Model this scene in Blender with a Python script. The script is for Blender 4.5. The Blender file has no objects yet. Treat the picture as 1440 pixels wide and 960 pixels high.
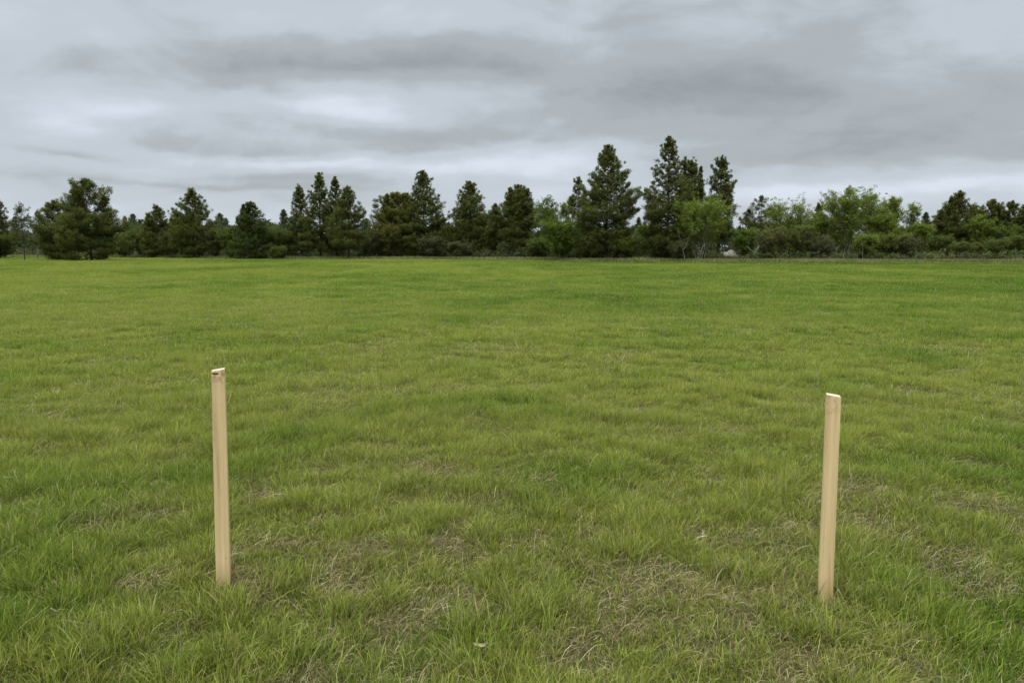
import bpy, bmesh, math
import numpy as np

S = bpy.context.scene
COL = S.collection
PI = math.pi
R = math.radians
rng = np.random.default_rng(7)

# ------------------------------------------------------------------ camera maths
F = 1060.0                      # focal length in photo pixels (1440 wide)
PITCH = R(7.0)
CH = 1.5
cs, sn = math.cos(PITCH), math.sin(PITCH)

def z_at(py, Y):
    t = (480 - py) / F
    return CH + Y * (t * cs - sn) / (cs + t * sn)

def y_ground(py, Z=0.0):
    t = (480 - py) / F
    return (Z - CH) * (cs + t * sn) / (t * cs - sn)

def x_at(px, Y, Z=0.0):
    return (px - 720) / F * (Y * cs + (CH - Z) * sn)

# ------------------------------------------------------------------ value noise
def _h(ix, iy, seed):
    n = (ix.astype(np.int64) * 374761393 + iy.astype(np.int64) * 668265263 + seed * 1442695041) & 0xffffffff
    n = ((n ^ (n >> 13)) * 1274126177) & 0xffffffff
    n = n ^ (n >> 16)
    return (n & 0xffffff) / float(0xffffff)

def vnoise(x, y, seed):
    ix = np.floor(x); iy = np.floor(y)
    fx = x - ix; fy = y - iy
    fx = fx * fx * (3 - 2 * fx); fy = fy * fy * (3 - 2 * fy)
    a = _h(ix, iy, seed); b = _h(ix + 1, iy, seed); c = _h(ix, iy + 1, seed); d = _h(ix + 1, iy + 1, seed)
    return (a * (1 - fx) + b * fx) * (1 - fy) + (c * (1 - fx) + d * fx) * fy

def fbm(x, y, scale, octv=3, seed=0):
    s = 0; a = 0.5; tot = 0
    x = np.asarray(x, float) / scale; y = np.asarray(y, float) / scale
    for o in range(octv):
        ca, sa = math.cos(0.6 * o + .3), math.sin(0.6 * o + .3)
        s = s + a * vnoise((x * ca - y * sa) * 2 ** o + 17.3 * o, (x * sa + y * ca) * 2 ** o - 9.1 * o, seed + o * 31)
        tot += a; a *= 0.5
    return s / tot

def sstep(a, b, x):
    t = np.clip((x - a) / (b - a), 0, 1)
    return t * t * (3 - 2 * t)

# ------------------------------------------------------------------ mesh helpers
def mesh_tris(name, V, T, col=None, mat=None, smooth=False):
    me = bpy.data.meshes.new(name)
    V = np.ascontiguousarray(V, dtype=np.float32); T = np.ascontiguousarray(T, dtype=np.int32)
    me.vertices.add(len(V)); me.vertices.foreach_set('co', V.ravel())
    me.loops.add(T.size); me.loops.foreach_set('vertex_index', T.ravel())
    me.polygons.add(len(T)); me.polygons.foreach_set('loop_start', np.arange(0, T.size, 3, dtype=np.int32))
    if smooth:
        me.polygons.foreach_set('use_smooth', np.ones(len(T), dtype=bool))
    me.update(calc_edges=True)
    if col is not None:
        c = np.ones((len(V), 4), dtype=np.float32); c[:, :3] = col
        ca = me.color_attributes.new('Col', 'FLOAT_COLOR', 'POINT')
        ca.data.foreach_set('color', c.ravel())
    if mat:
        me.materials.append(mat)
    return me

def link(name, me, parent=None, loc=None):
    o = bpy.data.objects.new(name, me); COL.objects.link(o)
    if parent: o.parent = parent
    if loc is not None: o.location = loc
    return o

def tag(o, label=None, cat=None, group=None, kind=None):
    if label: o['label'] = label
    if cat: o['category'] = cat
    if group: o['group'] = group
    if kind: o['kind'] = kind
    return o

class Tubes:
    """tapered tubes joined in one mesh"""
    def __init__(s): s.V = []; s.T = []; s.C = []; s.n = 0
    def add(s, pts, rad, col, k=6, cap=True):
        pts = np.array(pts, float); rad = np.array(rad, float)
        m = len(pts)
        d = np.gradient(pts, axis=0); d /= np.linalg.norm(d, axis=1)[:, None] + 1e-9
        ref = np.array([0.13, 0.97, 0.2]) if abs(d[0, 2]) > .7 else np.array([0, 0, 1.0])
        u = np.cross(d, ref); u /= np.linalg.norm(u, axis=1)[:, None] + 1e-9
        v = np.cross(d, u)
        a = np.linspace(0, 2 * PI, k, endpoint=False)
        P = pts[:, None, :] + rad[:, None, None] * (np.cos(a)[None, :, None] * u[:, None, :] + np.sin(a)[None, :, None] * v[:, None, :])
        s.V.append(P.reshape(-1, 3))
        i = np.arange(m - 1)[:, None] * k; j = np.arange(k)[None, :]; j2 = (j + 1) % k
        A = (i + j).ravel(); B = (i + j2).ravel(); C_ = (i + k + j2).ravel(); D = (i + k + j).ravel()
        T = np.concatenate([np.stack([A, B, C_], 1), np.stack([A, C_, D], 1)]) + s.n
        s.T.append(T)
        c = np.array(col, float)
        s.C.append(np.tile(c, (m * k, 1)))
        s.n += m * k
    def mesh(s, name, mat):
        return mesh_tris(name, np.concatenate(s.V), np.concatenate(s.T), np.concatenate(s.C), mat, smooth=True)

def unit(v):
    return v / (np.linalg.norm(v, axis=-1, keepdims=True) + 1e-9)

def needles(C, rad, axis, K, ln, w, col, rg, bias=0.6, jit=0.25, squash=0.7):
    """C (n,3) clump centres, rad (n,), axis (n,3); K blades per clump -> verts, tris, cols"""
    n = len(C)
    u = unit(rg.normal(size=(n, K, 3)))
    u = unit(u + axis[:, None, :] * bias)
    off = unit(rg.normal(size=(n, K, 3))) * (rg.random((n, K, 1)) ** 0.5)
    off[..., 2] *= squash
    p = C[:, None, :] + off * rad[:, None, None]
    L = ln * (0.6 + 0.8 * rg.random((n, K, 1)))
    side = unit(np.cross(u, unit(rg.normal(size=(n, K, 3))))) * (w * (0.6 + 0.8 * rg.random((n, K, 1)))) * 0.5
    a = p - side; b = p + side; t = p + u * L
    V = np.stack([a, b, t], 2).reshape(-1, 3)
    T = np.arange(len(V)).reshape(-1, 3)
    cc = col[:, None, None, :] * (1 - jit + 2 * jit * rg.random((n, K, 1, 1)))
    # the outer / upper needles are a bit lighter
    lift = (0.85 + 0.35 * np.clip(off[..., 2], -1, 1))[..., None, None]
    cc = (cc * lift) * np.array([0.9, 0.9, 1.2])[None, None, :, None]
    return V, T, cc.reshape(-1, 3)

# ------------------------------------------------------------------ materials
def newmat(name):
    m = bpy.data.materials.new(name); m.use_nodes = True
    nt = m.node_tree; nt.nodes.clear()
    return m, nt, nt.nodes, nt.links

def mat_leaf(name, trans=0.3, rough=0.6, spec=0.2, tint=(1, 1, 1)):
    m, nt, N, L = newmat(name)
    at = N.new('ShaderNodeAttribute'); at.attribute_name = 'Col'
    mul = N.new('ShaderNodeMixRGB'); mul.blend_type = 'MULTIPLY'; mul.inputs[0].default_value = 1; mul.inputs[2].default_value = (*tint, 1)
    L.new(at.outputs['Color'], mul.inputs[1])
    p = N.new('ShaderNodeBsdfPrincipled'); p.inputs['Roughness'].default_value = rough; p.inputs['Specular IOR Level'].default_value = spec
    t = N.new('ShaderNodeBsdfTranslucent')
    mx = N.new('ShaderNodeMixShader'); mx.inputs[0].default_value = trans
    o = N.new('ShaderNodeOutputMaterial')
    L.new(mul.outputs[0], p.inputs['Base Color']); L.new(mul.outputs[0], t.inputs['Color'])
    L.new(p.outputs[0], mx.inputs[1]); L.new(t.outputs[0], mx.inputs[2]); L.new(mx.outputs[0], o.inputs[0])
    return m

def mat_bark():
    m, nt, N, L = newmat('bark')
    at = N.new('ShaderNodeAttribute'); at.attribute_name = 'Col'
    tc = N.new('ShaderNodeTexCoord'); mp = N.new('ShaderNodeMapping'); mp.inputs['Scale'].default_value = (6, 6, 1.2)
    nz = N.new('ShaderNodeTexNoise'); nz.inputs['Scale'].default_value = 2.0; nz.inputs['Detail'].default_value = 6
    L.new(tc.outputs['Object'], mp.inputs[0]); L.new(mp.outputs[0], nz.inputs['Vector'])
    mr = N.new('ShaderNodeMapRange'); mr.inputs['From Min'].default_value = .3; mr.inputs['From Max'].default_value = .7
    mr.inputs['To Min'].default_value = .5; mr.inputs['To Max'].default_value = 1.4
    L.new(nz.outputs['Fac'], mr.inputs[0])
    mul = N.new('ShaderNodeVectorMath'); mul.operation = 'SCALE'
    L.new(at.outputs['Color'], mul.inputs[0]); L.new(mr.outputs[0], mul.inputs['Scale'])
    p = N.new('ShaderNodeBsdfPrincipled'); p.inputs['Roughness'].default_value = .9; p.inputs['Specular IOR Level'].default_value = .1
    bp = N.new('ShaderNodeBump'); bp.inputs['Strength'].default_value = .6; bp.inputs['Distance'].default_value = .05
    L.new(nz.outputs['Fac'], bp.inputs['Height']); L.new(bp.outputs[0], p.inputs['Normal'])
    o = N.new('ShaderNodeOutputMaterial')
    L.new(mul.outputs[0], p.inputs['Base Color']); L.new(p.outputs[0], o.inputs[0])
    return m

def mat_wood(seed, base=(.635, .465, .235), light=(.69, .53, .29), dark=(.43, .28, .13), top=None):
    m, nt, N, L = newmat('pale_pine_wood')
    tc = N.new('ShaderNodeTexCoord')
    mp = N.new('ShaderNodeMapping'); mp.inputs['Scale'].default_value = (55, 55, 1.6); mp.inputs['Location'].default_value = (seed, seed * .37, seed * .11)
    L.new(tc.outputs['Object'], mp.inputs[0])
    nz = N.new('ShaderNodeTexNoise'); nz.inputs['Scale'].default_value = 1; nz.inputs['Detail'].default_value = 5; nz.inputs['Distortion'].default_value = .35
    L.new(mp.outputs[0], nz.inputs['Vector'])
    cr = N.new('ShaderNodeValToRGB')
    e = cr.color_ramp.elements
    e[0].position = .28; e[0].color = (*dark, 1); e[1].position = .72; e[1].color = (*light, 1)
    x = cr.color_ramp.elements.new(.42); x.color = (*[v * .93 for v in base], 1)
    x = cr.color_ramp.elements.new(.55); x.color = (*base, 1)
    L.new(nz.outputs['Fac'], cr.inputs[0])
    # fine fibres
    mp2 = N.new('ShaderNodeMapping'); mp2.inputs['Scale'].default_value = (420, 420, 9); L.new(tc.outputs['Object'], mp2.inputs[0])
    nf = N.new('ShaderNodeTexNoise'); nf.inputs['Scale'].default_value = 1; nf.inputs['Detail'].default_value = 3; L.new(mp2.outputs[0], nf.inputs['Vector'])
    # small dark flecks
    mp3 = N.new('ShaderNodeMapping'); mp3.inputs['Scale'].default_value = (170, 170, 26); mp3.inputs['Location'].default_value = (seed * 2, 3, 1); L.new(tc.outputs['Object'], mp3.inputs[0])
    nk = N.new('ShaderNodeTexNoise'); nk.inputs['Scale'].default_value = 1; nk.inputs['Detail'].default_value = 1; L.new(mp3.outputs[0], nk.inputs['Vector'])
    kr = N.new('ShaderNodeMapRange'); kr.inputs['From Min'].default_value = .70; kr.inputs['From Max'].default_value = .78; kr.inputs['To Min'].default_value = 0; kr.inputs['To Max'].default_value = .55
    L.new(nk.outputs['Fac'], kr.inputs[0])
    fr = N.new('ShaderNodeMapRange'); fr.inputs['To Min'].default_value = .86; fr.inputs['To Max'].default_value = 1.12
    L.new(nf.outputs['Fac'], fr.inputs[0])
    mul = N.new('ShaderNodeVectorMath'); mul.operation = 'SCALE'; L.new(cr.outputs[0], mul.inputs[0]); L.new(fr.outputs[0], mul.inputs['Scale'])
    mk = N.new('ShaderNodeMixRGB'); mk.inputs[2].default_value = (.12, .06, .025, 1)
    L.new(kr.outputs[0], mk.inputs[0]); L.new(mul.outputs[0], mk.inputs[1])
    # browner and darker towards the foot
    sp = N.new('ShaderNodeSeparateXYZ'); L.new(tc.outputs['Object'], sp.inputs[0])
    ft = N.new('ShaderNodeMapRange'); ft.inputs['From Min'].default_value = 0.02; ft.inputs['From Max'].default_value = .12; ft.inputs['To Min'].default_value = .5; ft.inputs['To Max'].default_value = 0
    L.new(sp.outputs['Z'], ft.inputs[0])
    m2 = N.new('ShaderNodeMixRGB'); m2.inputs[2].default_value = (.33, .20, .09, 1)
    L.new(ft.outputs[0], m2.inputs[0]); L.new(mk.outputs[0], m2.inputs[1])
    if top:      # brown weathering just under the sawn top
        tp = N.new('ShaderNodeMapRange'); tp.inputs['From Min'].default_value = top - .09; tp.inputs['From Max'].default_value = top - .004; tp.inputs['To Min'].default_value = 0; tp.inputs['To Max'].default_value = 1.0
        L.new(sp.outputs['Z'], tp.inputs[0])
        ns = N.new('ShaderNodeTexNoise'); ns.inputs['Scale'].default_value = 38; ns.inputs['Detail'].default_value = 4; L.new(tc.outputs['Object'], ns.inputs['Vector'])
        nr = N.new('ShaderNodeMapRange'); nr.inputs['From Min'].default_value = .45; nr.inputs['From Max'].default_value = .68; L.new(ns.outputs['Fac'], nr.inputs[0])
        mm = N.new('ShaderNodeMath'); mm.operation = 'MULTIPLY'; L.new(tp.outputs[0], mm.inputs[0]); L.new(nr.outputs[0], mm.inputs[1])
        m3 = N.new('ShaderNodeMixRGB'); m3.inputs[2].default_value = (.22, .12, .055, 1); L.new(mm.outputs[0], m3.inputs[0]); L.new(m2.outputs[0], m3.inputs[1]); m2 = m3
    p = N.new('ShaderNodeBsdfPrincipled'); p.inputs['Roughness'].default_value = .75; p.inputs['Specular IOR Level'].default_value = .25
    L.new(m2.outputs[0], p.inputs['Base Color'])
    bp = N.new('ShaderNodeBump'); bp.inputs['Strength'].default_value = .35; bp.inputs['Distance'].default_value = .002
    L.new(nf.outputs['Fac'], bp.inputs['Height']); L.new(bp.outputs[0], p.inputs['Normal'])
    o = N.new('ShaderNodeOutputMaterial'); L.new(p.outputs[0], o.inputs[0])
    return m

def mat_ground():
    m, nt, N, L = newmat('soil_and_turf')
    at = N.new('ShaderNodeAttribute'); at.attribute_name = 'Col'
    tc = N.new('ShaderNodeTexCoord')
    n1 = N.new('ShaderNodeTexNoise'); n1.inputs['Scale'].default_value = 45; n1.inputs['Detail'].default_value = 6
    n2 = N.new('ShaderNodeTexNoise'); n2.inputs['Scale'].default_value = 3.0; n2.inputs['Detail'].default_value = 5
    L.new(tc.outputs['Object'], n1.inputs['Vector']); L.new(tc.outputs['Object'], n2.inputs['Vector'])
    a = N.new('ShaderNodeMapRange'); a.inputs['From Min'].default_value = .25; a.inputs['From Max'].default_value = .75; a.inputs['To Min'].default_value = .5; a.inputs['To Max'].default_value = 1.5
    b = N.new('ShaderNodeMapRange'); b.inputs['From Min'].default_value = .25; b.inputs['From Max'].default_value = .75; b.inputs['To Min'].default_value = .75; b.inputs['To Max'].default_value = 1.25
    L.new(n1.outputs['Fac'], a.inputs[0]); L.new(n2.outputs['Fac'], b.inputs[0])
    mm = N.new('ShaderNodeMath'); mm.operation = 'MULTIPLY'; L.new(a.outputs[0], mm.inputs[0]); L.new(b.outputs[0], mm.inputs[1])
    mul = N.new('ShaderNodeVectorMath'); mul.operation = 'SCALE'; L.new(at.outputs['Color'], mul.inputs[0]); L.new(mm.outputs[0], mul.inputs['Scale'])
    p = N.new('ShaderNodeBsdfPrincipled'); p.inputs['Roughness'].default_value = .95; p.inputs['Specular IOR Level'].default_value = .1
    L.new(mul.outputs[0], p.inputs['Base Color'])
    bp = N.new('ShaderNodeBump'); bp.inputs['Strength'].default_value = .7; bp.inputs['Distance'].default_value = .02
    L.new(n1.outputs['Fac'], bp.inputs['Height']); L.new(bp.outputs[0], p.inputs['Normal'])
    o = N.new('ShaderNodeOutputMaterial'); L.new(p.outputs[0], o.inputs[0])
    return m

M_NEEDLE = mat_leaf('pine_needles', .22, .7, .08)
M_LEAF = mat_leaf('spring_leaves', .38, .7, .08)
M_GRASS = mat_leaf('grass_blades', .38, .6, .07)
M_STRAW = mat_leaf('dry_straw', .25, .8, .06)
M_BARK = mat_bark()
M_GROUND = mat_ground()

# ------------------------------------------------------------------ the field
def gheight(x, y):
    k = 1.0 / (1 + (np.hypot(x, y) / 40) ** 2)
    return ((fbm(x, y, 1.3, 3, 5) - .5) * 0.09 + (fbm(x, y, .35, 2, 9) - .5) * 0.035) * k

# bare / straw patches seen in the photo: px, py, radius across, radius in depth (m), strength
PATCH = [(480, 940, .35, .16, 1), (560, 935, .2, .12, .8), (780, 915, .2, .22, 1), (745, 800, .22, .18, .8), (885, 862, .33, .13, 1), (1100, 885, .16, .2, 1), (1120, 820, .2, .1, .8),
         (105, 825, .22, .12, 1), (50, 840, .2, .1, .6), (735, 770, .2, .12, .8), (680, 708, .3, .15, .7), (820, 772, .2, .1, .8), (595, 662, .4, .3, .8), (490, 692, .25, .2, .7),
         (380, 695, .35, .15, .7), (130, 740, .35, .15, .7), (1290, 832, .25, .12, .8), (1235, 690, .4, .2, .7), (1360, 792, .3, .1, .8), (1385, 660, .35, .25, .9), (1420, 828, .25, .12, .9),
         (600, 553, .8, .4, .8), (540, 745, .2, .14, .9), (900, 700, .3, .2, .6), (985, 757, .16, .09, 1), (1110, 577, .6, .4, .7), (990, 608, .6, .3, .7), (95, 580, .6, .4, .7),
         (345, 765, .2, .15, .6), (690, 492, 1.0, .6, .8), (10, 635, .4, .3, .9), (660, 590, .6, .4, .5), (1300, 560, .6, .5, .5), (450, 655, .4, .3, .5), (770, 890, .22, .12, 1), (900, 880, .25, .10, 1), (1040, 600, .5, .3, .5), (820, 560, .5, .3, .5), (250, 800, .15, .1, .6), (1330, 720, .2, .12, .7), (380, 830, .2, .12, .8),
         (1000, 920, .3, .2, .6), (1180, 930, .35, .15, .7), (620, 840, .25, .12, .5), (270, 690, .25, .2, .5), (240, 910, .15, .1, .4), (1240, 905, .2, .12, .7), (660, 905, .12, .08, 1),
         (500, 800, .2, .12, .7), (590, 790, .15, .1, .7), (1070, 930, .25, .12, .6), (430, 930, .2, .1, .7), (870, 930, .25, .1, .7), (1270, 770, .18, .1, .7), (420, 560, .7, .5, .6), (560, 620, .5, .3, .7)]
_PW = []
for px, py, rx, ry, s_ in PATCH:
    Y = y_ground(py); _PW.append((x_at(px, Y), Y, rx, ry, s_))

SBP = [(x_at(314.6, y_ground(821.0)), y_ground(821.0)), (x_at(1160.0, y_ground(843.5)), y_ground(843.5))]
def dryness(x, y):
    x = np.asarray(x, float); y = np.asarray(y, float)
    wx = x + (fbm(x, y, .35, 2, 71) - .5) * .45
    wy = y + (fbm(x, y, .35, 2, 72) - .5) * .45
    d = np.zeros_like(x)
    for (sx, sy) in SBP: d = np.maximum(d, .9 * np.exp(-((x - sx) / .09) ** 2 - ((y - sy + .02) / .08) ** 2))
    for (cx, cy, rx, ry, s_) in _PW:
        r2 = ((wx - cx) / rx / .75) ** 2 + ((wy - cy) / ry / .85) ** 2
        d = np.maximum(d, s_ * np.exp(-r2 * .8))
    d = d * (.35 + .65 * sstep(.36, .58, fbm(x, y, .16, 2, 83)))      # broken up by surviving tufts
    n = sstep(.60, .78, fbm(x, y, .8, 3, 40)) * .75
    n2 = sstep(.62, .80, fbm(x, y, 3.4, 3, 45)) * .30
    n = np.maximum(n * .75, sstep(.60, .74, fbm(x, y, .20, 2, 47)) * .8 * sstep(7, 3, y))
    return np.clip(np.maximum(d, np.maximum(n * np.clip(1.3 - y / 40, .3, 1), n2)), 0, 1)

def lushness(x, y):
    return np.clip(0.10 + 1.35 * sstep(.25, .75, fbm(x, y, .25, 2, 60)) + .5 * (fbm(x, y, 2.2, 2, 61) - .5) - .6 * dryness(x, y), .10, 1.5)

# field edge (distance of the tree belt's foot) by direction px
EDGE_PX = [-400, 0, 180, 300, 420, 600, 760, 850, 1000, 1200, 1440, 1900]
EDGE_Y = [142, 138, 132, 119, 112, 109, 100, 90, 87, 84, 83, 83]
def edge_y(x, y):
    px = 720 + F * x / np.maximum(y, 1)
    return np.interp(px, EDGE_PX, EDGE_Y)

def turf_colour(x, y):
    """base tint of the turf at a place"""
    g1 = np.array([.133, .203, .023]); g2 = np.array([.218, .254, .046]); g3 = np.array([.080, .138, .014])
    a = fbm(x, y, 1.1, 3, 21)[..., None]; b = fbm(x, y * .5, 6.0, 3, 22)[..., None]; c = fbm(x, y * .6, 24.0, 2, 23)[..., None]
    m = a * .45 + b * .33 + c * .22
    lo = sstep(.52, .30, m); hi = sstep(.45, .66, m)
    px = 720 + F * x / np.maximum(y, 1)
    e_ = edge_y(x, y)
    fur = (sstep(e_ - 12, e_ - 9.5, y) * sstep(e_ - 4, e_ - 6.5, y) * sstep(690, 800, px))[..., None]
    distant = sstep(20, 60, y)[..., None] * np.array([.10, .06, .06])      # far field lifted: look of lit blade tips put into the tint
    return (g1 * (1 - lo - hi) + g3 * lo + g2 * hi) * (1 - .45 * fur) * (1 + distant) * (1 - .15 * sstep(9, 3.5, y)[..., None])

def axis(lo, hi, n, p):      # graded grid lines, dense in the middle
    t = np.linspace(-1, 1, n)
    return np.sign(t) * np.abs(t) ** p * hi

gx = axis(-1, 4000, 321, 4.2)
gy = np.concatenate([np.linspace(-4000, -20, 12), np.linspace(-15, 1, 6), np.linspace(1.2, 12, 190), 12 * (4000 / 12) ** np.linspace(.004, 1, 190)])
GX, GY = np.meshgrid(gx, gy)
xx = GX.ravel(); yy = GY.ravel()
# refine x columns close to camera so that bumps are real
gz = gheight(xx, yy)
soil = np.array([.10, .070, .042]); soil2 = np.array([.17, .125, .075])
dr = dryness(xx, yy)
k = fbm(xx, yy, .3, 2, 90)[:, None]
cs_ = soil * (1 - k) + soil2 * k
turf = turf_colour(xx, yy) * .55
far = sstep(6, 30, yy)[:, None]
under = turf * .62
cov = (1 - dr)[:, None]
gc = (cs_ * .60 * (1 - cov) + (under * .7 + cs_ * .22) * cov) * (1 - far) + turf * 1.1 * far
# outside the field: rough brownish floor
ey = edge_y(xx, yy)
out = sstep(0, 6, yy - ey)[:, None]
gc = gc * (1 - out) + np.array([.060, .062, .026]) * out
nx, ny = len(gx), len(gy)
i, j = np.meshgrid(np.arange(ny - 1), np.arange(nx - 1), indexing='ij')
a = (i * nx + j).ravel()
T = np.concatenate([np.stack([a, a + 1, a + nx + 1], 1), np.stack([a, a + nx + 1, a + nx], 1)])
gm = mesh_tris('ground', np.stack([xx, yy, gz], 1), T, gc, M_GROUND, smooth=True)
tag(link('ground', gm), kind='structure')

# ------------------------------------------------------------------ grass
STAKES = [  # px centre base, py base, px centre top, py top
    (314.6, 821.0, 306.5, 519.5),
    (1160.0, 843.5, 1172.3, 555.5)]
SB = []
for (bx_, by_, tx_, ty_) in STAKES:
    Y = y_ground(by_); SB.append((x_at(bx_, Y), Y))

def ribbons(P, H, lean, wid, az, col, tipcol, lv, bend, roll=0.0):
    """P (n,3) base, H (n,), lean (n,2), wid (n,), az (n,) facing, lv = list of s levels (last = tip)"""
    n = len(P)
    sx = np.cos(az); sy = np.sin(az)
    rows = []; cols = []
    b0 = {4: .17, 3: .36}.get(len(lv), .85)  # blade foot darkened, occlusion painted into the colour
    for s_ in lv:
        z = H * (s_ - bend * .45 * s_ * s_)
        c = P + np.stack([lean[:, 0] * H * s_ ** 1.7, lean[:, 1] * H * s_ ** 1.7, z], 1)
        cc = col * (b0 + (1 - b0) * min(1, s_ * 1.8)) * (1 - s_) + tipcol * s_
        if s_ < 1:
            w = (wid * (1 - .55 * s_ * s_) * .5)[:, None]
            o = np.stack([sx, sy, np.zeros(n)], 1) * w
            rows += [c - o, c + o]; cols += [cc, cc]
        else:
            rows.append(c); cols.append(cc)
    V = np.stack(rows, 1); Cc = np.stack(cols, 1); m = V.shape[1]
    tri = []
    for q in range(len(lv) - 2):
        tri += [(2 * q, 2 * q + 1, 2 * q + 3), (2 * q, 2 * q + 3, 2 * q + 2)]
    tri.append((m - 3, m - 2, m - 1))
    T = (np.arange(n)[:, None, None] * m + np.array(tri)[None]).reshape(-1, 3)
    return V.reshape(-1, 3), T, Cc.reshape(-1, 3)

def sample_field(dens, d0, d1, rg, margin=.9):
    """points with density dens(d) per m2 over the view wedge plus a margin on both sides"""
    e = np.linspace(d0, d1, 400); mid = (e[1:] + e[:-1]) / 2
    hw = .72 * mid + margin + .06 * mid
    cnt = dens(mid) * 2 * hw * np.diff(e)
    n = int(cnt.sum())
    cdf = np.concatenate([[0], np.cumsum(cnt)]); cdf /= cdf[-1]
    y = np.interp(rg.random(n), cdf, e)
    x = (rg.random(n) * 2 - 1) * (.78 * y + margin)
    return x, y

def away(x, y, r=.03):
    ok = np.ones(len(x), bool)
    for (sx, sy) in SB:
        ok &= ~((np.abs(x - sx) < r + .012) & (np.abs(y - sy) < r + .015))
    return ok

gV = []; gT = []; gC = []; off = 0
def push(store, r):
    V, T, C_ = r
    store[0].append(V); store[1].append(T + store[3][0]); store[2].append(C_); store[3][0] += len(V)
green = ([], [], [], [0]); dry = ([], [], [], [0])

def tufts(d0, d1, lai, wfun, lv, nb, rg, hmul=1.0):
    hm = .071
    dens = lambda d: lai(d) / (wfun(d) * hm * .62) / nb
    x, y = sample_field(dens, d0, d1, rg)
    keep = (y < edge_y(x, y) + rg.normal(size=len(x)) * 1.2)
    D = dryness(x, y)
    keep &= rg.random(len(x)) > D * .96
    x = x[keep]; y = y[keep]
    n = len(x)
    lush = lushness(x, y)
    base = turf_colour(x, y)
    hue = rg.random((n, 1))
    base = base * (1 + (rg.random((n, 1)) - .5) * .7 * np.clip(14 / y, .3, 1)[:, None])
    yel = np.array([.28, .31, .065])
    base = base * (1 - .35 * hue ** 3) + yel * .35 * hue ** 3
    blu = (rg.random((n, 1)) < .10)
    base = np.where(blu, base * .75 + np.array([.045, .080, .022]), base)
    tl = rg.normal(size=(n, 2)) * .20 + np.array([.08, -.03])
    th = (.55 + .75 * rg.random(n)) * (.45 + .60 * lush)
    # blades
    xs = np.repeat(x, nb); ys = np.repeat(y, nb)
    sg = .028 * np.maximum(1, ys / 7) ** .8
    ox = rg.normal(size=n * nb); oy = rg.normal(size=n * nb)
    bx = xs + ox * sg; by = ys + oy * sg
    ok = away(bx, by)
    H = hm * np.repeat(th, nb) * (.6 + .75 * rg.random(n * nb)) * hmul * 1.15
    H *= 1 + .35 * np.clip(by / 60 - .1, 0, 1)
    lean = np.repeat(tl, nb, 0) + np.stack([ox, oy], 1) * .24 + rg.normal(size=(n * nb, 2)) * .21
    bend = np.clip(np.linalg.norm(lean, axis=1) * .8, 0, 1.1)
    w = wfun(by) * (.65 + .7 * rg.random(n * nb))
    az = rg.random(n * nb) * PI
    bc = np.repeat(base, nb, 0) * (1 + (rg.random((n * nb, 1)) - .5) * .75 * np.clip(12 / by, .3, 1)[:, None])
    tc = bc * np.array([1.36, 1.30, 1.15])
    old = rg.random(n * nb) < .07
    bc[old] = np.array([.33, .29, .12]); tc[old] = np.array([.46, .38, .20])
    P = np.stack([bx, by, gheight(bx, by) - .004], 1)
    s_ = ok & (by > d0 * .9)
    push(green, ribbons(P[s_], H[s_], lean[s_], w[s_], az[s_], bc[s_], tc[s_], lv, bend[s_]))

tufts(1.9, 6.0, lambda d: 2.7 + 0 * d, lambda d: .0031 + 0 * d, [0, .4, .75, 1], 16, rng)
tufts(6.0, 14., lambda d: np.minimum(2.3, 14 / d), lambda d: .00050 * d, [0, .5, 1], 12, rng)
tufts(14., 140., lambda d: 12.5 / d, lambda d: .0006 * d, [0, 1], 8, rng)

# short under-blades that close the sward between the tufts
def sward(d0, d1, dens, wfun, rg):
    x, y = sample_field(dens, d0, d1, rg)
    ok = away(x, y) & (rg.random(len(x)) > dryness(x, y) * .92)
    x = x[ok]; y = y[ok]; n = len(x)
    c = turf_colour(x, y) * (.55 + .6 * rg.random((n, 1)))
    br = rg.random(n) < .14
    c[br] = np.array([.27, .22, .11]) * (.6 + .7 * rg.random((br.sum(), 1)))
    lean = rg.normal(size=(n, 2)) * .7
    P = np.stack([x, y, gheight(x, y) - .003], 1)
    H = .035 * (.5 + rg.random(n))
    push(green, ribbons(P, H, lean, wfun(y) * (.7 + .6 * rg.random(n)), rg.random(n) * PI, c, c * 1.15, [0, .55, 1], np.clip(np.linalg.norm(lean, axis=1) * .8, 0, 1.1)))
sward(1.9, 8.0, lambda d: 9000 * np.minimum(1, (4.5 / d) ** 2), lambda d: .0028 * np.maximum(1, d / 5), rng)

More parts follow.
